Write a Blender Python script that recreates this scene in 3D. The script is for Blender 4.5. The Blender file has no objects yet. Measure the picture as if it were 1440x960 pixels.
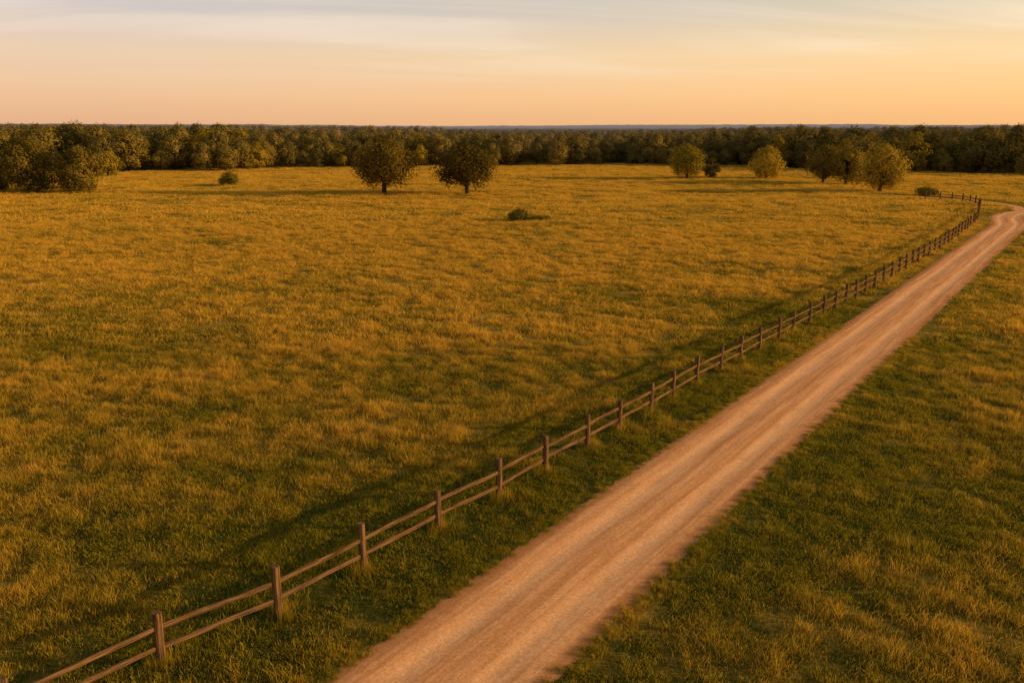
import bpy, math, random
import numpy as np
from mathutils import Vector, noise as mn

random.seed(7); rng = np.random.default_rng(7)
scene = bpy.context.scene
scene.view_settings.view_transform = 'Standard'
scene.view_settings.look = 'None'
scene.view_settings.exposure = 0
COL = scene.collection
SUN_EL = 11.5
SUN_AZ = 92.0   # clockwise from +Y

# ---------------------------------------------------------------- helpers
def nz(x, y, s, o=0.0):
    return mn.noise(Vector((x / s + o, y / s - o * 1.7, o * 0.37)))
def sstep(a, b, v):
    t = min(1.0, max(0.0, (v - a) / (b - a))); return t * t * (3 - 2 * t)
def road_d(x, y):
    return (x + 1.63) * 0.8 - (y - 15.27) * 0.6
def hgt(x, y):
    m = sstep(3.0, 9.0, abs(road_d(x, y)))
    fx = sstep(1100, 2600, math.hypot(x, y))
    z = m * (0.16 * nz(x, y, 7, 3.1) + 0.35 * nz(x, y, 31, 9.7)) * (1 if y < 400 else 0.5)
    return z + fx * (7 + 9 * nz(x, y, 900, 5.5))
def goldness(x, y):
    d = road_d(x, y)
    g = 0.50 + 0.50 * nz(x * 0.6, y, 1.7, 1.3) + 0.42 * nz(x * 0.7, y, 0.7, 7.7) + 0.42 * nz(x * 0.45, y, 6, 4.2)
    g += 0.42 * sstep(26, 80, y)
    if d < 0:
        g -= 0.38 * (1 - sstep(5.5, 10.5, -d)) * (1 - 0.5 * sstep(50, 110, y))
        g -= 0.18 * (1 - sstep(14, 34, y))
    else:
        g -= 0.32 * (1 - sstep(3.0, 7.5, d))
        g -= 0.03
    return min(1.0, max(0.0, g))

def new_mat(name):
    m = bpy.data.materials.new(name); m.use_nodes = True
    nt = m.node_tree; nt.nodes.clear()
    return m, nt
def N(nt, typ, **kw):
    n = nt.nodes.new(typ)
    for k, v in kw.items():
        setattr(n, k, v)
    return n
def L(nt, a, b): nt.links.new(a, b)
def mixc(nt, fac, a, b, blend='MIX'):
    n = nt.nodes.new('ShaderNodeMix'); n.data_type = 'RGBA'; n.blend_type = blend
    for sock, v in ((n.inputs[0], fac), (n.inputs[6], a), (n.inputs[7], b)):
        if isinstance(v, (int, float)): sock.default_value = v
        elif isinstance(v, tuple): sock.default_value = (*v, 1) if len(v) == 3 else v
        else: nt.links.new(v, sock)
    return n.outputs[2]
def mth(nt, op, a, b=None, clamp=False):
    n = nt.nodes.new('ShaderNodeMath'); n.operation = op; n.use_clamp = clamp
    for i, v in enumerate((a, b)):
        if v is None: continue
        if isinstance(v, (int, float)): n.inputs[i].default_value = v
        else: nt.links.new(v, n.inputs[i])
    return n.outputs[0]
def mapr(nt, v, a, b, c=0.0, d=1.0, smooth=True):
    n = nt.nodes.new('ShaderNodeMapRange'); n.interpolation_type = 'SMOOTHSTEP' if smooth else 'LINEAR'
    nt.links.new(v, n.inputs[0])
    for i, k in enumerate((a, b, c, d)): n.inputs[i + 1].default_value = k
    return n.outputs[0]
def noise_tex(nt, vec, scale, detail=4, rough=0.55):
    n = nt.nodes.new('ShaderNodeTexNoise'); n.inputs['Scale'].default_value = scale
    n.inputs['Detail'].default_value = detail; n.inputs['Roughness'].default_value = rough
    if vec is not None: nt.links.new(vec, n.inputs['Vector'])
    return n.outputs['Fac']
def attr(nt, name, typ='GEOMETRY'):
    n = nt.nodes.new('ShaderNodeAttribute'); n.attribute_name = name; n.attribute_type = typ
    return n
def leafy_out(nt, col, trans=0.35):
    d = N(nt, 'ShaderNodeBsdfDiffuse'); t = N(nt, 'ShaderNodeBsdfTranslucent')
    L(nt, col, d.inputs[0]); L(nt, col, t.inputs[0])
    m = N(nt, 'ShaderNodeMixShader'); m.inputs[0].default_value = trans
    L(nt, d.outputs[0], m.inputs[1]); L(nt, t.outputs[0], m.inputs[2])
    o = N(nt, 'ShaderNodeOutputMaterial'); L(nt, m.outputs[0], o.inputs[0])

def mesh_obj(name, verts, faces, mats, mat_idx=None, attrs=None, link=True, smooth=False):
    me = bpy.data.meshes.new(name)
    me.from_pydata([tuple(v) for v in verts], [], [tuple(f) for f in faces])
    for m in mats: me.materials.append(m)
    if mat_idx is not None: me.polygons.foreach_set('material_index', np.asarray(mat_idx, dtype=np.int32))
    if attrs:
        for k, arr in attrs.items():
            a = me.attributes.new(k, 'FLOAT', 'POINT'); a.data.foreach_set('value', np.asarray(arr, dtype=np.float32))
    if smooth: me.polygons.foreach_set('use_smooth', [True] * len(me.polygons))
    me.update()
    ob = bpy.data.objects.new(name, me)
    if link: COL.objects.link(ob)
    return ob

# ---------------------------------------------------------------- materials
M_GRASS, nt = new_mat('grass_blades')
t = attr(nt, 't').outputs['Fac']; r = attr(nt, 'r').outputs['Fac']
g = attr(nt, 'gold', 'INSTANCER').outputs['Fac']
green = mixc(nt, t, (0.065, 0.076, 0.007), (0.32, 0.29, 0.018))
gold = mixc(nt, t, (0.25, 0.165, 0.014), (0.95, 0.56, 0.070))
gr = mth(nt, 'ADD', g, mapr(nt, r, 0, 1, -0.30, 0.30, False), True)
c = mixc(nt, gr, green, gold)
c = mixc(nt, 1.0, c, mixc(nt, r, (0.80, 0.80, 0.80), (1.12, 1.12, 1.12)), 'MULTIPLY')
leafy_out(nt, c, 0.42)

def soil_color(nt):
    pos = N(nt, 'ShaderNodeNewGeometry').outputs['Position']
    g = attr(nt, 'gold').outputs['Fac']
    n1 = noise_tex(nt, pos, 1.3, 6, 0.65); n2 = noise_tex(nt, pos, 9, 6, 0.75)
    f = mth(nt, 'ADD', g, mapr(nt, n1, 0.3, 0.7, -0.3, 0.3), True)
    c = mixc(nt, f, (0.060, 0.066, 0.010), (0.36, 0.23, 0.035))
    return mixc(nt, 1.0, c, mixc(nt, mapr(nt, n2, 0.25, 0.75), (0.35, 0.35, 0.35), (1.6, 1.6, 1.6)), 'MULTIPLY'), pos, n2
M_GROUND, nt = new_mat('meadow_ground')
c, pos, n2 = soil_color(nt)
b = N(nt, 'ShaderNodeBsdfDiffuse'); L(nt, c, b.inputs[0])
bp = N(nt, 'ShaderNodeBump'); bp.inputs['Distance'].default_value = 0.12; bp.inputs['Strength'].default_value = 0.8
L(nt, n2, bp.inputs['Height']); L(nt, bp.outputs[0], b.inputs['Normal'])
o = N(nt, 'ShaderNodeOutputMaterial'); L(nt, b.outputs[0], o.inputs[0])

M_ROAD, nt = new_mat('dirt_road')
soil, pos, n2 = soil_color(nt)
u = attr(nt, 'u').outputs['Fac']; s = attr(nt, 's').outputs['Fac']
wv = N(nt, 'ShaderNodeCombineXYZ'); L(nt, mth(nt, 'MULTIPLY', s, 0.06), wv.inputs[0])
wob = mapr(nt, noise_tex(nt, wv.outputs[0], 1.0, 2, 0.5), 0.2, 0.8, -0.12, 0.12, False)
uw = mth(nt, 'ADD', u, wob)
cx = N(nt, 'ShaderNodeCombineXYZ'); L(nt, uw, cx.inputs[0]); L(nt, mth(nt, 'MULTIPLY', s, 0.035), cx.inputs[1])
streak = noise_tex(nt, cx.outputs[0], 3.6, 8, 0.70)
cx2 = N(nt, 'ShaderNodeCombineXYZ'); L(nt, u, cx2.inputs[0]); L(nt, mth(nt, 'MULTIPLY', s, 0.4), cx2.inputs[1])
blot = noise_tex(nt, cx2.outputs[0], 1.3, 7, 0.65)
grit = noise_tex(nt, pos, 11, 8, 0.9)
vor = N(nt, 'ShaderNodeTexVoronoi'); vor.inputs['Scale'].default_value = 9; L(nt, pos, vor.inputs['Vector'])
au = mth(nt, 'ABSOLUTE', u); auw = mth(nt, 'ABSOLUTE', uw)
rut = mapr(nt, mth(nt, 'ABSOLUTE', mth(nt, 'SUBTRACT', auw, 0.85)), 0.12, 0.5, 1, 0)
base = mixc(nt, mapr(nt, streak, 0.28, 0.72), (0.56, 0.245, 0.082), (0.90, 0.47, 0.205))
base = mixc(nt, mth(nt, 'MULTIPLY', rut, 0.5), base, (1.0, 0.57, 0.27))
base = mixc(nt, mth(nt, 'MULTIPLY', mapr(nt, blot, 0.48, 0.72), 0.4), base, (0.54, 0.235, 0.08))
base = mixc(nt, 1.0, base, mixc(nt, mapr(nt, grit, 0.25, 0.75), (0.60, 0.60, 0.60), (1.32, 1.32, 1.32)), 'MULTIPLY')
stone = mapr(nt, vor.outputs['Distance'], 0.08, 0.2, 1, 0)
base = mixc(nt, mth(nt, 'MULTIPLY', stone, 0.3), base, (0.92, 0.66, 0.42))
edge = mth(nt, 'ADD', au, mapr(nt, noise_tex(nt, pos, 3.0, 8, 0.75), 0.25, 0.75, -0.24, 0.24, False))
dark = mapr(nt, edge, 1.40, 1.95)
base = mixc(nt, mth(nt, 'MULTIPLY', dark, 0.65), base, (0.38, 0.155, 0.045))
col = mixc(nt, mapr(nt, edge, 1.98, 2.12), base, soil)
b = N(nt, 'ShaderNodeBsdfDiffuse'); L(nt, col, b.inputs[0])
bp = N(nt, 'ShaderNodeBump'); bp.inputs['Distance'].default_value = 0.035; bp.inputs['Strength'].default_value = 0.45
hh = mth(nt, 'ADD', grit, mth(nt, 'MULTIPLY', streak, 0.8))
L(nt, hh, bp.inputs['Height']); L(nt, bp.outputs[0], b.inputs['Normal'])
o = N(nt, 'ShaderNodeOutputMaterial'); L(nt, b.outputs[0], o.inputs[0])

def leaf_mat(name, dark, light, tr=0.3, far=False):
    m, nt = new_mat(name)
    v = attr(nt, 'v').outputs['Fac']
    oi = N(nt, 'ShaderNodeObjectInfo').outputs['Random']
    f = mth(nt, 'ADD', mth(nt, 'MULTIPLY', v, 0.60), mth(nt, 'MULTIPLY', oi, 0.55), True)
    c = mixc(nt, f, dark, light)
    if far:   # distance haze painted into the leaf colour, paler with world y
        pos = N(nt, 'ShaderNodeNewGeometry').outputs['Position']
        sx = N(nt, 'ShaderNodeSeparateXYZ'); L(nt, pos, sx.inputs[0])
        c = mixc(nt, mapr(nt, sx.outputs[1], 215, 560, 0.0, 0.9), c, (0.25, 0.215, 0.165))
    leafy_out(nt, c, tr)
    return m
M_OAK = leaf_mat('oak_leaves', (0.036, 0.032, 0.006), (0.180, 0.120, 0.018), 0.15)
M_CLUMP = leaf_mat('elm_leaves', (0.070, 0.060, 0.012), (0.30, 0.205, 0.028), 0.15)
M_GOLDLEAF = leaf_mat('autumn_leaves', (0.15, 0.125, 0.014), (0.50, 0.335, 0.035), 0.22)
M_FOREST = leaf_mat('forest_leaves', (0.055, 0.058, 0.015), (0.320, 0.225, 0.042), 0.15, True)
M_BUSH = leaf_mat('bush_leaves', (0.060, 0.064, 0.010), (0.21, 0.165, 0.02), 0.2)
M_BARK, nt = new_mat('bark')
pos = N(nt, 'ShaderNodeNewGeometry').outputs['Position']
nn = noise_tex(nt, pos, 6, 5)
b = N(nt, 'ShaderNodeBsdfDiffuse'); L(nt, mixc(nt, nn, (0.03, 0.02, 0.012), (0.10, 0.065, 0.035)), b.inputs[0])
o = N(nt, 'ShaderNodeOutputMaterial'); L(nt, b.outputs[0], o.inputs[0])
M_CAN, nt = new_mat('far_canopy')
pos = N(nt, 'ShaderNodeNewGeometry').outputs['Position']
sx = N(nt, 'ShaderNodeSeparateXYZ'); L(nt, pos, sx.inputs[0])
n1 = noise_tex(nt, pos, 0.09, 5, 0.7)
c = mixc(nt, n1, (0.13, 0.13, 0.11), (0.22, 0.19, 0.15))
c = mixc(nt, mapr(nt, sx.outputs[1], 800, 2200), c, (0.32, 0.35, 0.42))  # bluish aerial haze painted into the canopy colour with distance
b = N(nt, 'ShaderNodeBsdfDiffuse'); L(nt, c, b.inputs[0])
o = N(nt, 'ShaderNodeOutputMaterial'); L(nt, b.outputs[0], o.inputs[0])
M_WOOD, nt = new_mat('weathered_wood')
s_ = attr(nt, 'gl').outputs['Fac']; q_ = attr(nt, 'gq').outputs['Fac']; w_ = attr(nt, 'gw').outputs['Fac']
cx = N(nt, 'ShaderNodeCombineXYZ'); L(nt, mth(nt, 'MULTIPLY', s_, 1.5), cx.inputs[0]); L(nt, mth(nt, 'MULTIPLY', q_, 30), cx.inputs[1]); L(nt, mth(nt, 'MULTIPLY', w_, 30), cx.inputs[2])
n1 = noise_tex(nt, cx.outputs[0], 1.0, 6, 0.7)
pos = N(nt, 'ShaderNodeNewGeometry').outputs['Position']
n2 = noise_tex(nt, pos, 1.7, 3)
c = mixc(nt, mapr(nt, n1, 0.3, 0.7), (0.035, 0.020, 0.010), (0.27, 0.155, 0.070))
c = mixc(nt, mapr(nt, n2, 0.4, 0.7, 0, 0.4), c, (0.07, 0.045, 0.027))
b = N(nt, 'ShaderNodeBsdfDiffuse'); L(nt, c, b.inputs['Color'])
bp = N(nt, 'ShaderNodeBump'); bp.inputs['Distance'].default_value = 0.01; L(nt, n1, bp.inputs['Height']); L(nt, bp.outputs[0], b.inputs['Normal'])
o = N(nt, 'ShaderNodeOutputMaterial'); L(nt, b.outputs[0], o.inputs[0])

# ---------------------------------------------------------------- ground
def axis(lo, hi, fine_lo, fine_hi, st):
    a = list(np.arange(fine_lo, fine_hi + 1e-6, st))
    s = st
    while a[-1] < hi: s *= 1.06; a.append(a[-1] + s)
    s = st; pre = []
    x = fine_lo
    while x > lo: s *= 1.06; x -= s; pre.append(x)
    return np.array(pre[::-1] + a)
xs = axis(-5000, 5000, -40, 60, 0.5); ys = axis(-400, 6000, 8, 110, 0.5)
V = []; G = []
for y in ys:
    for x in xs:
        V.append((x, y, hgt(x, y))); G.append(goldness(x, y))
nx = len(xs); ny = len(ys)
ii = np.arange(nx - 1)[None, :] + np.arange(ny - 1)[:, None] * nx
F = np.stack([ii, ii + 1, ii + 1 + nx, ii + nx], -1).reshape(-1, 4).tolist()
mesh_obj('ground', V, F, [M_GROUND], attrs={'gold': G}, smooth=True)

# ---------------------------------------------------------------- road
def resample(pts, step):
    P = [Vector(p) for p in pts]
    out = [P[0]]
    for i in range(len(P) - 1):
        p0 = P[max(0, i - 1)]; p1 = P[i]; p2 = P[i + 1]; p3 = P[min(len(P) - 1, i + 2)]
        n = max(2, int((p2 - p1).length / step))
        for k in range(1, n + 1):
            t = k / n
            out.append(0.5 * ((2 * p1) + (p2 - p0) * t + (2 * p0 - 5 * p1 + 4 * p2 - p3) * t * t + (3 * p1 - p0 - 3 * p2 + p3) * t ** 3))
    return out
def ribbon(name, pts, half, nacross, step, lift, uscale=1.0, prof=True):
    C = resample(pts, step); V = []; U = []; S = []; G = []; s = 0
    for i, p in enumerate(C):
        if i: s += (C[i] - C[i - 1]).length
        a = C[max(0, i - 1)]; b = C[min(len(C) - 1, i + 1)]
        d = (b - a).normalized(); n = Vector((d.y, -d.x))
        for k in range(nacross + 1):
            f = k / nacross * 2 - 1
            off = f * half
            if abs(f) > 0.99: off += 0.12 * mn.noise(Vector((s * 0.7, f * 5, 0)))
            q = p + n * off
            e = abs(off)
            z = hgt(q.x, q.y) + lift
            if prof:
                z += 0.05 * (1 - sstep(1.6, half - 0.05, e)) - 0.045 * math.exp(-((e - 0.85) / 0.28) ** 2) + 0.015 * mn.noise(Vector((q.x * 1.5, q.y * 1.5, 2)))*(1 if e < half - 0.1 else 0)
            V.append((q.x, q.y, z)); U.append(off * uscale); S.append(s); G.append(goldness(q.x, q.y))
    m = nacross + 1
    F = [(i * m + k, i * m + k + 1, (i + 1) * m + k + 1, (i + 1) * m + k) for i in range(len(C) - 1) for k in range(nacross)]
    ob = mesh_obj(name, V, F, [M_ROAD], attrs={'u': U, 's': S, 'gold': G}, smooth=True)
    return C
def cp(s): return (-1.63 + 0.6 * s, 15.27 + 0.8 * s)
road_pts = [cp(-40), cp(-20), cp(0), cp(25), cp(50), cp(75), cp(95), cp(108), (70, 113), (77.5, 119), (90, 124), (120, 131), (180, 138), (300, 145)]
ROADC = ribbon('dirt_road', road_pts, 2.6, 26, 0.6, 0.012)
track_pts = [(76, 120), (79.5, 128), (79, 137), (74, 145), (66, 150)]
TRACKC = ribbon('farm_track', track_pts, 1.3, 8, 1.0, 0.05, 2.0, False)
RC = np.array([(p.x, p.y) for p in ROADC]); TC = np.array([(p.x, p.y) for p in TRACKC])

# ---------------------------------------------------------------- fence
fence_pts = [(-16.5, 6.1), (-14.2, 8.8), (-12.2, 11.15), (-10.15, 13.5), (-8.10, 15.87), (-5.94, 17.79), (-4.17, 19.95), (-2.30, 22.3), (-0.45, 24.45), (1.19, 26.67), (2.93, 28.8), (4.39, 30.7), (6.06, 32.8), (7.35, 34.6), (8.90, 36.7)]
fence_tail = [(8.90, 36.7), (20.5, 51.2), (32.5, 66.5), (48, 87), (60.5, 104.5), (66.5, 114.5), (73.0, 126), (74.3, 134), (71, 142)]
tail = resample(fence_tail, 0.5)
acc = 0; step = 2.35
for i in range(1, len(tail)):
    acc += (tail[i] - tail[i - 1]).length
    if acc >= step:
        fence_pts.append((tail[i].x, tail[i].y)); acc = 0; step = random.uniform(2.15, 2.5)
fence = bpy.data.objects.new('wooden_fence', None); COL.objects.link(fence)
def beam(V, F, A, p0, p1, w, h, up, seed, nseg=6, wob=0.012, taper=1.0):
    p0 = Vector(p0); p1 = Vector(p1); d = (p1 - p0); ln = d.length; d.normalize()
    side = d.cross(Vector(up)).normalized(); u2 = side.cross(d).normalized()
    b0 = len(V); ch = 0.22
    sec = [(-1, -1 + ch * 2), (-1 + ch * 2, -1), (1 - ch * 2, -1), (1, -1 + ch * 2), (1, 1 - ch * 2), (1 - ch * 2, 1), (-1 + ch * 2, 1), (-1, 1 - ch * 2)]
    for i in range(nseg + 1):
        f = i / nseg
        c = p0 + d * ln * f + side * wob * mn.noise(Vector((f * 2.3, seed, 0))) * 2 + u2 * wob * mn.noise(Vector((f * 2.3, seed, 5))) * 2
        k = 1 + (taper - 1) * f
        for j, (a, b) in enumerate(sec):
            rr = 1 + 0.10 * mn.noise(Vector((f * 4, j * 1.3, seed)))
            V.append(c + side * a * w / 2 * k * rr + u2 * b * h / 2 * k * rr)
            A['gl'].append(f * ln + seed * 7.3); A['gq'].append(a * w / 2 + seed); A['gw'].append(b * h / 2)
    for i in range(nseg):
        for j in range(8):
            F.append((b0 + i * 8 + j, b0 + i * 8 + (j + 1) % 8, b0 + (i + 1) * 8 + (j + 1) % 8, b0 + (i + 1) * 8 + j))
    F.append(tuple(b0 + j for j in range(8))[::-1]); F.append(tuple(b0 + nseg * 8 + j for j in range(8)))
PV, PF, PA = [], [], {'gl': [], 'gq': [], 'gw': []}
RV, RF, RA = [], [], {'gl': [], 'gq': [], 'gw': []}
ends = []
for i, (x, y) in enumerate(fence_pts):
    z = hgt(x, y)
    h = 1.40 + random.uniform(-0.06, 0.08)
    lean = Vector((random.uniform(-0.035, 0.035), random.uniform(-0.035, 0.035), 0))
    j = min(len(fence_pts) - 1, i + 1); k = max(0, i - 1)
    dr = (Vector(fence_pts[j]) - Vector(fence_pts[k])).normalized()
    beam(PV, PF, PA, (x, y, z - 0.3), (x + lean.x, y + lean.y, z + h), 0.20, 0.20, (dr.x, dr.y, 0), i * 1.37, 7, 0.008, 0.94)
    ends.append((Vector((x, y, z)), lean, h))
for i in range(len(ends) - 1):
    (a, la, ha), (b, lb, hb) = ends[i], ends[i + 1]
    dr = (b - a).normalized(); sd = Vector((dr.y, -dr.x, 0))
    for hz, w in ((0.98, 0.06), (0.50, 0.065)):
        za = hz + random.uniform(-0.03, 0.03); zb = hz + random.uniform(-0.03, 0.03)
        oo = sd * random.uniform(-0.03, 0.03)
        beam(RV, RF, RA, a + la * 0.7 + Vector((0, 0, za)) + dr * 0.03 + oo, b + lb * 0.7 + Vector((0, 0, zb)) - dr * 0.03 + oo, w, 0.125, (0, 0, 1), i * 2.1 + hz * 9, 6, 0.010)
po = mesh_obj('posts', PV, PF, [M_WOOD], attrs=PA); po.parent = fence
ro = mesh_obj('rails', RV, RF, [M_WOOD], attrs=RA); ro.parent = fence

# ---------------------------------------------------------------- grass
def grass_patch(name, seed, n, rad, hmin, hmax, wid, lean):
    r = np.random.default_rng(seed)
    V = []; F = []; T = []; R = []
    for i in range(n):
        x, y = r.normal(0, rad * 0.52, 2)
        q = min(rad * 1.3, math.hypot(x, y))
        cl = mn.noise(Vector((x / rad * 2.2 + seed, y / rad * 2.2, 0)))
        h = r.uniform(hmin, hmax) * (1 - 0.30 * q / rad) * (1 + 0.9 * cl)
        w = wid * r.uniform(0.7, 1.3)
        b = r.uniform(0, 2 * math.pi); wx, wy = math.cos(b) * w / 2, math.sin(b) * w / 2
        la = r.uniform(0, 2 * math.pi); ll = h * lean * r.uniform(0.2, 1.2)
        lx, ly = math.cos(la) * ll, math.sin(la) * ll
        k = len(V)
        V += [(x - wx, y - wy, -0.05), (x + wx, y + wy, -0.05),
              (x + lx * .35 - wx * .8, y + ly * .35 - wy * .8, h * .55), (x + lx * .35 + wx * .8, y + ly * .35 + wy * .8, h * .55), (x + lx, y + ly, h)]
        F += [(k, k + 1, k + 3, k + 2), (k + 2, k + 3, k + 4)]
        rv = min(1, max(0, r.uniform() + 0.5 * cl))
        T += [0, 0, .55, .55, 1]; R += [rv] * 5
    return mesh_obj(name, V, F, [M_GRASS], attrs={'t': T, 'r': R}, link=False)

def instancer(name, pts, idx, rot, scl, extra, sources, colname):
    c = bpy.data.collections.new(colname)
    for s in sources: c.objects.link(s)
    me = bpy.data.meshes.new(name); me.from_pydata(pts, [], [])
    def add(k, typ, arr, fld='value'):
        a = me.attributes.new(k, typ, 'POINT'); a.data.foreach_set(fld, np.asarray(arr).ravel())
    add('idx', 'INT', np.asarray(idx, dtype=np.int32)); add('rotz', 'FLOAT_VECTOR', np.asarray(rot, dtype=np.float32), 'vector')
    add('scl', 'FLOAT_VECTOR', np.asarray(scl, dtype=np.float32), 'vector')
    for k, arr in extra.items(): add(k, 'FLOAT', np.asarray(arr, dtype=np.float32))
    ob = bpy.data.objects.new(name, me); COL.objects.link(ob)
    ng = bpy.data.node_groups.new(name + '_scatter', 'GeometryNodeTree')
    ng.interface.new_socket('Geometry', in_out='INPUT', socket_type='NodeSocketGeometry')
    ng.interface.new_socket('Geometry', in_out='OUTPUT', socket_type='NodeSocketGeometry')
    gi = ng.nodes.new('NodeGroupInput'); go = ng.nodes.new('NodeGroupOutput')
    ci = ng.nodes.new('GeometryNodeCollectionInfo'); ci.inputs['Collection'].default_value = c
    ci.inputs['Separate Children'].default_value = True; ci.inputs['Reset Children'].default_value = True
    m2p = ng.nodes.new('GeometryNodeMeshToPoints')
    ip = ng.nodes.new('GeometryNodeInstanceOnPoints'); ip.inputs['Pick Instance'].default_value = True
    def na(k, dt):
        n = ng.nodes.new('GeometryNodeInputNamedAttribute'); n.data_type = dt; n.inputs['Name'].default_value = k
        return n.outputs['Attribute']
    e2r = ng.nodes.new('FunctionNodeEulerToRotation')
    ng.links.new(gi.outputs[0], m2p.inputs[0]); ng.links.new(m2p.outputs[0], ip.inputs['Points'])
    ng.links.new(ci.outputs[0], ip.inputs['Instance'])
    ng.links.new(na('idx', 'INT'), ip.inputs['Instance Index'])
    ng.links.new(na('rotz', 'FLOAT_VECTOR'), e2r.inputs[0]); ng.links.new(e2r.outputs[0], ip.inputs['Rotation'])
    ng.links.new(na('scl', 'FLOAT_VECTOR'), ip.inputs['Scale'])
    ng.links.new(ip.outputs[0], go.inputs[0])
    md = ob.modifiers.new('scatter', 'NODES'); md.node_group = ng
    return ob

A_ = [grass_patch('grass_tuft_a%d' % i, 10 + i, 170, 0.50, 0.08, 0.22, 0.017, 0.7) for i in range(5)] + \
     [grass_patch('grass_tuft_b%d' % i, 30 + i, 170, 0.48, 0.11, 0.38, 0.013, 0.6) for i in range(5)]
B_ = [grass_patch('grass_tuft_c%d' % i, 50 + i, 230, 0.85, 0.12, 0.32, 0.030, 0.7) for i in range(7)]
C_ = [grass_patch('grass_tuft_d%d' % i, 70 + i, 320, 2.0, 0.14, 0.36, 0.085, 0.7) for i in range(7)]
def zone(y0, y1, dens, kind):
    pts, idx, rot, scl, gl = [], [], [], [], []
    w1 = 0.70 * y1 + 8
    n = int((y1 - y0) * 2 * w1 * dens)
    X = rng.uniform(-w1, w1, n); Y = rng.uniform(y0, y1, n)
    keep = np.abs(X) < 0.70 * Y + 8
    X = X[keep]; Y = Y[keep]
    yf = np.interp(X, FX, FY) + 8
    k2 = Y < yf; X = X[k2]; Y = Y[k2]
    if kind != 'A':
        dm = np.full(len(X), 99.0)
        near = (X > 15)
        for C in (RC, TC):
            CC = C[::2]
            idn = np.where(near)[0]
            for st in range(0, len(idn), 4000):
                s = idn[st:st + 4000]
                dd = np.min(np.hypot(X[s][:, None] - CC[None, :, 0], Y[s][:, None] - CC[None, :, 1]), axis=1)
                if C is TC: dd = dd + 1.0
                dm[s] = np.minimum(dm[s], dd)
    for i in range(len(X)):
        x = float(X[i]); y = float(Y[i])
        d = abs(road_d(x, y)) if kind == 'A' else (dm[i] if x > 15 else abs(road_d(x, y)))
        lim = 2.10 + 0.30 * nz(x, y, 1.3, 2) + (0.02 if kind == 'A' else 0.40)
        if kind == 'C': lim += 0.7
        if d < lim: continue
        edge = sstep(lim - 0.2, lim + 0.6, d)
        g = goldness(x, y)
        tuss = max(0, nz(x, y, 1.1, 21)) * 1.3
        s = (0.66 + 0.42 * g + 0.5 * tuss) * (0.5 + 0.5 * edge)
        rd = road_d(x, y)
        if y < 115 and -6.8 < rd < -4.6: s *= 1.2
        s *= random.uniform(0.85, 1.15)
        pts.append((x, y, hgt(x, y)))
        if kind == 'A': idx.append((5 if random.random() < g else 0) + random.randrange(5))
        else: idx.append(random.randrange(7))
        rot.append((random.uniform(-.06, .06), random.uniform(-.06, .06), random.uniform(0, 6.283)))
        q = random.uniform(0.8, 1.15) * (0.55 + 0.45 * edge)
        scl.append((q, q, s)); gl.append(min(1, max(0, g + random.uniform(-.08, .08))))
    if kind == 'A':
        for j in range(1100):      # small tufts creeping over the road shoulder
            sd_ = random.uniform(-8, 40); sg = random.choice((-1, 1)); o_ = sg * random.uniform(1.9, 2.5)
            x = -1.63 + 0.6 * sd_ + 0.8 * o_; y = 15.27 + 0.8 * sd_ - 0.6 * o_
            pts.append((x, y, hgt(x, y) + 0.02)); idx.append(random.randrange(5)); rot.append((0, 0, random.uniform(0, 6.28)))
            q = random.uniform(0.25, 0.5); scl.append((q, q, random.uniform(0.45, 0.8))); gl.append(min(1, max(0, goldness(x, y) + random.uniform(-.1, .2))))
        for (x, y) in fence_pts[:22]:
            for j in range(3):
                xx = x + random.uniform(-.25, .25); yy = y + random.uniform(-.25, .25)
                pts.append((xx, yy, hgt(xx, yy))); idx.append(5 + random.randrange(5)); rot.append((0, 0, random.uniform(0, 6.28)))
                q = random.uniform(0.4, 0.6); scl.append((q, q, random.uniform(1.1, 1.6))); gl.append(random.uniform(0.2, 0.6))
    return pts, idx, rot, scl, gl
FX = [-500, -150, -104, -49, 35, 70, 110, 135, 300, 500]
FY = [212, 222, 225, 252, 268, 258, 222, 212, 205, 200]
grass_n = 0
for nm, z, src in (('meadow_grass', (9, 44, 4.4, 'A'), A_), ('meadow_grass', (44, 105, 1.2, 'B'), B_), ('meadow_grass', (105, 275, 0.20, 'C'), C_)):
    p, i, r_, s, g_ = zone(*z)
    grass_n += len(p)
    instancer(nm, p, i, r_, s, {'gold': g_}, src, 'grass_tufts_' + z[3])

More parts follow.
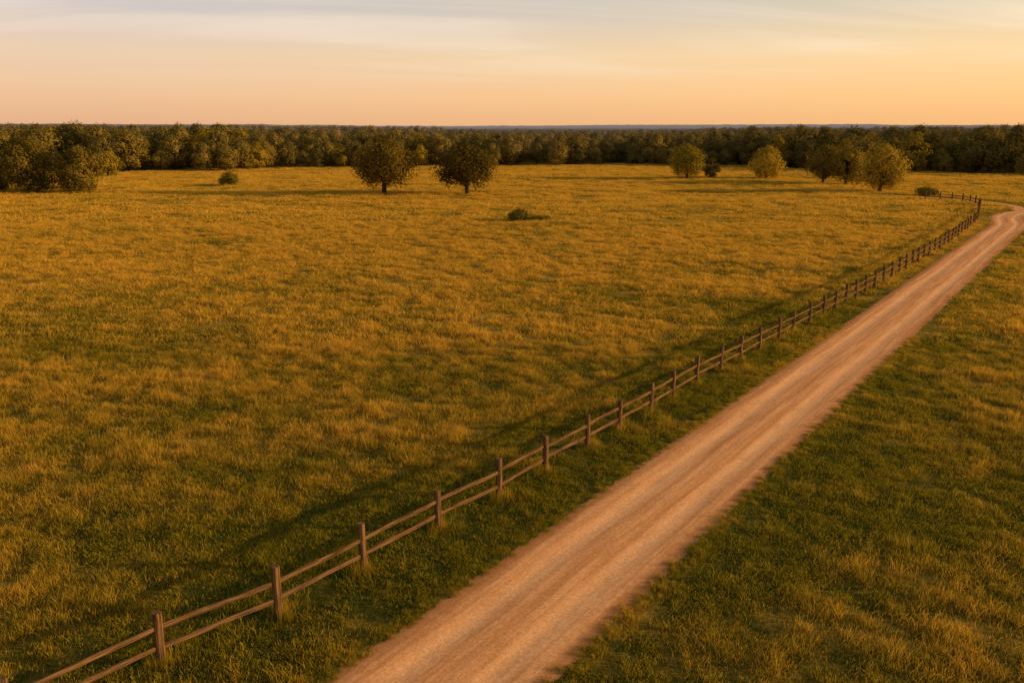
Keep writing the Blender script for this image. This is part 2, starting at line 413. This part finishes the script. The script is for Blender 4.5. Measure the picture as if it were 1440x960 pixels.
# ---------------------------------------------------------------- trees
def tube(V, F, MI, VV, path, radii, mi=0, n=7):
    b0 = len(V)
    for i, (p, r) in enumerate(zip(path, radii)):
        a = path[max(0, i - 1)]; b = path[min(len(path) - 1, i + 1)]
        d = (b - a).normalized(); u = d.orthogonal().normalized(); w = d.cross(u)
        for j in range(n):
            t = 2 * math.pi * j / n
            V.append(p + (u * math.cos(t) + w * math.sin(t)) * r); VV.append(0)
    for i in range(len(path) - 1):
        for j in range(n):
            F.append((b0 + i * n + j, b0 + i * n + (j + 1) % n, b0 + (i + 1) * n + (j + 1) % n, b0 + (i + 1) * n + j)); MI.append(mi)
def make_tree(name, seed, h, w, th, nl, lpl, leaf, mat, link=True, asym=0.06, lob=(0.11, 0.19), taper=0.72, loc=None):
    """tapered trunk + limbs + leaf-clump crown; crown spans th..h"""
    R = np.random.default_rng(seed); rs = random.Random(seed)
    V, F, MI, VV = [], [], [], []
    a = w / 2; H = h - th
    rad = 0.036 * h
    top = Vector((rs.uniform(-.3, .3), rs.uniform(-.3, .3), th + H * 0.8))
    path = [Vector((0, 0, -0.3)), Vector((0, 0, 0.15)), Vector((rs.uniform(-.1, .1), rs.uniform(-.1, .1), th + H * 0.25)), top]
    tube(V, F, MI, VV, path, [rad * 1.6, rad * 1.15, rad * 0.8, rad * 0.3], 0, 8)
    off = R.uniform(-asym, asym, 2) * w
    lobes = []
    for i in range(nl):
        rr = R.uniform(*lob) * w
        f = R.uniform(0.0, 1.0)
        prof = (max(0.0, 1 - abs(2 * (f ** 0.85) - 0.86) ** 2.6 / 1.2)) ** 0.5 if f > 0.42 else taper + (1 - taper) * math.sin(f / 0.42 * math.pi / 2)
        ang = R.uniform(0, 2 * math.pi)
        m = 1 + 0.42 * mn.noise(Vector((math.cos(ang) * 1.6 + seed * 3.1, math.sin(ang) * 1.6, f * 3.0)))
        rmax = max(0.05, (a * prof * m) - rr * 0.75)
        q = rmax * R.uniform(0.15, 1.0) ** 0.5
        z = th + rr * 0.55 + f * (H - rr * 1.4)
        z *= 1 + 0.08 * mn.noise(Vector((math.cos(ang) * 1.4 + seed * 1.7, math.sin(ang) * 1.4, 9)))
        lobes.append((math.cos(ang) * q + off[0] * f, math.sin(ang) * q + off[1] * f, z, rr))
    for (x, y, z, rr) in lobes[::4]:
        st = Vector((0, 0, min(z * 0.8, rs.uniform(th * 0.7 + 0.2, th + H * 0.45))))
        en = Vector((x, y, z)); mid = st.lerp(en, 0.5) + Vector((rs.uniform(-.3, .3), rs.uniform(-.3, .3), rs.uniform(-.1, .4)))
        tube(V, F, MI, VV, [st, mid, en], [rad * 0.42, rad * 0.24, rad * 0.07], 0, 5)
    cen = np.array([0, 0, th + H * 0.42])
    for li, (x, y, z, rr) in enumerate(lobes):
        n = int(lpl * (rr / (0.15 * w)) ** 2)
        D = R.normal(size=(n, 3)); D /= np.linalg.norm(D, axis=1)[:, None]
        q = R.uniform(0.35, 1.0, n) ** 0.6 * R.choice([1, 1, 1, 1.2], n)
        P = np.array([x, y, z]) + D * (q * rr)[:, None] * np.array([1, 1, 0.85])
        CO = (P - cen) / np.array([a, a, H * 0.55]); CO /= np.maximum(0.15, np.linalg.norm(CO, axis=1))[:, None]
        Nn = D * 0.75 + CO * 0.75 + R.normal(size=(n, 3)) * 0.34; Nn /= np.linalg.norm(Nn, axis=1)[:, None]
        T = np.cross(Nn, R.normal(size=(n, 3))); T /= np.linalg.norm(T, axis=1)[:, None]
        B = np.cross(Nn, T)
        sz = leaf * R.uniform(0.55, 1.3, n)[:, None] * 0.5
        b0 = len(V)
        lt = R.uniform(0, 0.5)
        Q = np.stack([P - T * sz, P - B * sz * 0.7 + T * sz * .1, P + T * sz, P + B * sz * 0.7 - T * sz * .15], 1).reshape(-1, 3)
        Q[:, 2] = np.maximum(Q[:, 2], 0.02)
        V.extend(map(tuple, Q)); vv = np.clip(lt + R.uniform(0, 0.5, n), 0, 1); VV.extend(np.repeat(vv, 4).tolist())
        F.extend((b0 + 4 * k, b0 + 4 * k + 1, b0 + 4 * k + 2, b0 + 4 * k + 3) for k in range(n)); MI.extend([1] * n)
    ob = mesh_obj(name, V, F, [M_BARK, mat], MI, {'v': VV}, link=link)
    if loc: ob.location = (loc[0], loc[1], hgt(*loc) - 0.05)
    return ob

make_tree('oak_tree', 1, 11.1, 14.2, 1.6, 120, 105, 0.37, M_OAK, loc=(-23.7, 150), taper=0.76)
make_tree('oak_tree', 2, 10.3, 14.0, 1.4, 105, 105, 0.37, M_OAK, loc=(-8.4, 151.7), taper=0.68)
make_tree('broadleaf_tree', 3, 8.8, 10.2, 0.3, 62, 100, 0.38, M_GOLDLEAF, loc=(42.4, 197))
make_tree('broadleaf_tree', 4, 5.0, 4.8, 0.1, 26, 80, 0.35, M_CLUMP, loc=(48.9, 200))
make_tree('broadleaf_tree', 5, 8.2, 10.2, 0.3, 60, 100, 0.38, M_GOLDLEAF, loc=(61.6, 197))
make_tree('broadleaf_tree', 6, 9.0, 10.4, 0.6, 64, 100, 0.38, M_CLUMP, loc=(69.6, 181.5))
make_tree('broadleaf_tree', 7, 9.8, 10.6, 0.5, 76, 110, 0.38, M_GOLDLEAF, loc=(71.4, 157))
make_tree('broadleaf_tree', 8, 9.4, 8.0, 0.5, 50, 100, 0.40, M_CLUMP, loc=(72.5, 176))
make_tree('broadleaf_tree', 9, 10.9, 11.4, 0.1, 94, 110, 0.38, M_CLUMP, loc=(-92.5, 155))
make_tree('broadleaf_tree', 10, 9.2, 10.2, 0.0, 74, 110, 0.38, M_CLUMP, loc=(-82.2, 154))
make_tree('broadleaf_tree', 11, 9.8, 9.0, 0.1, 64, 110, 0.38, M_CLUMP, loc=(-102, 158))
make_tree('broadleaf_tree', 12, 6.8, 8.0, 0.0, 50, 110, 0.40, M_OAK, loc=(-87.3, 162))
make_tree('broadleaf_tree', 13, 10, 9.0, 0.1, 50, 110, 0.40, M_CLUMP, loc=(-110, 154))
make_tree('broadleaf_tree', 14, 7.0, 7.8, 0.1, 46, 100, 0.40, M_GOLDLEAF, loc=(-104.5, 210))
make_tree('shrub', 15, 3.3, 5.8, 0.0, 32, 80, 0.28, M_BUSH, loc=(-60.9, 174.6))
make_tree('shrub', 16, 1.9, 3.8, 0.0, 32, 110, 0.17, M_BUSH, loc=(0.8, 105))
make_tree('shrub', 17, 0.9, 3.4, 0.0, 18, 80, 0.16, M_BUSH, loc=(3.4, 105.5))
make_tree('shrub', 18, 1.9, 4.8, 0.0, 28, 90, 0.22, M_BUSH, loc=(76, 148))

# distant forest : one instanced object
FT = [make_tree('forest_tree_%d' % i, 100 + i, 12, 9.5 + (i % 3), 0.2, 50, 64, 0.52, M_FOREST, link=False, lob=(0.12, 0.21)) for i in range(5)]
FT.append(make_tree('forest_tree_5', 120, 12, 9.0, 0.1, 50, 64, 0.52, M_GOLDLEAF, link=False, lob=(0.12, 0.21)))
HX = [-400, -150, -90, -49, -15, 35, 60, 78, 110, 135, 400]
HY = [12.0, 12.0, 11.6, 10.8, 9.8, 9.2, 10.2, 12.0, 11.0, 11.6, 12.0]
pts, idx, rot, scl = [], [], [], []
def add_tree(x, y, h, gp):
    k = h / 12
    pts.append((x, y, hgt(x, y) - 0.1)); idx.append(5 if random.random() < gp else random.randrange(5))
    rot.append((0, 0, random.uniform(0, 6.28))); q = k * random.uniform(0.9, 1.4); scl.append((q, q, k))
y = 195.0
while y < 760:
    sp = 7.4 if y < 330 else 9.4
    w = 0.68 * y + 70
    x = -w
    while x < w:
        xx = x + random.uniform(-.45, .45) * sp; yy = y + random.uniform(-.45, .45) * sp
        yf = np.interp(xx, FX, FY) + 24 * nz(xx, 0, 13, 3) + 3
        if yy > yf:
            h = np.interp(xx * (268 / yy), HX, HY) * random.uniform(0.74, 1.14) + 2.4 * nz(xx, yy, 22, 8)
            dep = yy - yf
            if dep > 25: h = max(h, 9.4 * random.uniform(0.95, 1.15))
            if dep < 8: h *= random.uniform(0.5, 0.95)
            if xx < -60 and dep > 60: h += 1.7 * sstep(60, 300, dep)
            h = min(h, 14.4)
            add_tree(xx, yy, h, 0.14 if dep < 15 else 0.05)
        x += sp
    y += sp
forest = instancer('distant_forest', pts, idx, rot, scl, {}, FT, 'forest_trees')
cxs = np.linspace(-3500, 3500, 420); cys = 740 * (4200 / 740) ** np.linspace(0, 1, 110)
V = []
for yi, y in enumerate(cys):
    for x in cxs:
        z = hgt(x, y) + 9.4 + 1.8 * mn.noise(Vector((x / 14, y / 14, 0))) + 1.6 * mn.noise(Vector((x / 120, y / 120, 4)))
        if x < -100: z += 3.0 * sstep(100, 700, -x) * (1 - sstep(1500, 2500, y))
        if yi == 0: z = hgt(x, y)
        V.append((x, y, z))
nx = len(cxs)
F = [(j * nx + i, j * nx + i + 1, (j + 1) * nx + i + 1, (j + 1) * nx + i) for j in range(len(cys) - 1) for i in range(nx - 1)]
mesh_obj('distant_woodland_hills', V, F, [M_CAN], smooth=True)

# ---------------------------------------------------------------- sky + sun
world = bpy.data.worlds.new('World'); scene.world = world; world.use_nodes = True
nt = world.node_tree; nt.nodes.clear()
sky = N(nt, 'ShaderNodeTexSky'); sky.sky_type = 'NISHITA'; sky.sun_disc = False
sky.sun_elevation = math.radians(SUN_EL); sky.sun_rotation = math.radians(SUN_AZ)
sky.air_density = 1.4; sky.dust_density = 3.0; sky.ozone_density = 1.0
nis = mixc(nt, 1.0, sky.outputs[0], (0.03, 0.025, 0.03), 'MULTIPLY')
tc = N(nt, 'ShaderNodeTexCoord').outputs['Generated']
sp = N(nt, 'ShaderNodeSeparateXYZ'); L(nt, tc, sp.inputs[0])
z = sp.outputs[2]
ramp = N(nt, 'ShaderNodeValToRGB'); L(nt, mth(nt, 'MULTIPLY', z, 1.0), ramp.inputs[0])
cr = ramp.color_ramp
stops = [(0.0, (0.84, 0.45, 0.225)), (0.035, (0.90, 0.54, 0.28)), (0.08, (0.84, 0.60, 0.38)), (0.125, (0.62, 0.54, 0.47)), (0.2, (0.42, 0.43, 0.48)), (0.5, (0.16, 0.19, 0.26))]
cr.elements[0].position = stops[0][0]; cr.elements[0].color = (*stops[0][1], 1)
cr.elements[1].position = 1.0; cr.elements[1].color = (0.08, 0.11, 0.18, 1)
for p, c in stops[1:]:
    e = cr.elements.new(p); e.color = (*c, 1)
side = mapr(nt, sp.outputs[0], -0.45, 0.75, 0, 1, False)
tint = mixc(nt, side, (0.92, 0.95, 1.06), (1.13, 1.09, 0.80))
base = mixc(nt, 1.0, ramp.outputs[0], tint, 'MULTIPLY')
zz = mth(nt, 'ADD', mth(nt, 'MAXIMUM', z, 0.0), 0.06)
cx = N(nt, 'ShaderNodeCombineXYZ')
px = mth(nt, 'DIVIDE', sp.outputs[0], zz); py = mth(nt, 'DIVIDE', sp.outputs[1], zz)
L(nt, mth(nt, 'ADD', mth(nt, 'MULTIPLY', px, 0.25), mth(nt, 'MULTIPLY', py, 0.10)), cx.inputs[0])
L(nt, mth(nt, 'SUBTRACT', py, mth(nt, 'MULTIPLY', px, 0.22)), cx.inputs[1])
cn = N(nt, 'ShaderNodeTexNoise'); cn.inputs['Scale'].default_value = 0.75; cn.inputs['Detail'].default_value = 7; cn.inputs['Roughness'].default_value = 0.52
cn.inputs['Distortion'].default_value = 0.8
L(nt, cx.outputs[0], cn.inputs['Vector'])
cm = mth(nt, 'MULTIPLY', mapr(nt, cn.outputs['Fac'], 0.40, 0.72), mapr(nt, z, 0.03, 0.11))
cl = mixc(nt, side, (0.86, 0.71, 0.58), (0.99, 0.83, 0.58))
col = mixc(nt, mth(nt, 'MULTIPLY', cm, 0.8), base, cl)
add = mixc(nt, 1.0, col, nis, 'ADD')
# added dimming of the unseen sky behind the camera, to cut fill light
dim = mapr(nt, sp.outputs[1], -0.5, 0.35, 0.68, 1.0)
dv = N(nt, 'ShaderNodeCombineXYZ')
for i in range(3): L(nt, dim, dv.inputs[i])
add = mixc(nt, 1.0, add, dv.outputs[0], 'MULTIPLY')
bg = N(nt, 'ShaderNodeBackground'); L(nt, add, bg.inputs[0]); bg.inputs[1].default_value = 1.0
o = N(nt, 'ShaderNodeOutputWorld'); L(nt, bg.outputs[0], o.inputs[0])

sun = bpy.data.lights.new('sun', 'SUN'); sun.energy = 5.0; sun.angle = math.radians(0.6); sun.color = (1.0, 0.63, 0.26)
so = bpy.data.objects.new('sun', sun); COL.objects.link(so)
az = math.radians(SUN_AZ); el = math.radians(SUN_EL)
sd = Vector((math.sin(az) * math.cos(el), math.cos(az) * math.cos(el), math.sin(el)))
so.rotation_euler = (-sd).to_track_quat('-Z', 'Y').to_euler(); so.location = sd * 100

cam = bpy.data.cameras.new('camera'); cam.lens = 28; cam.sensor_width = 36; cam.clip_end = 12000; cam.clip_start = 0.1
co = bpy.data.objects.new('camera', cam); COL.objects.link(co)
co.location = (0, 0, 12); co.rotation_euler = (math.radians(75), 0, 0)
scene.camera = co
print('GRASS', grass_n, 'FOREST', len(pts))
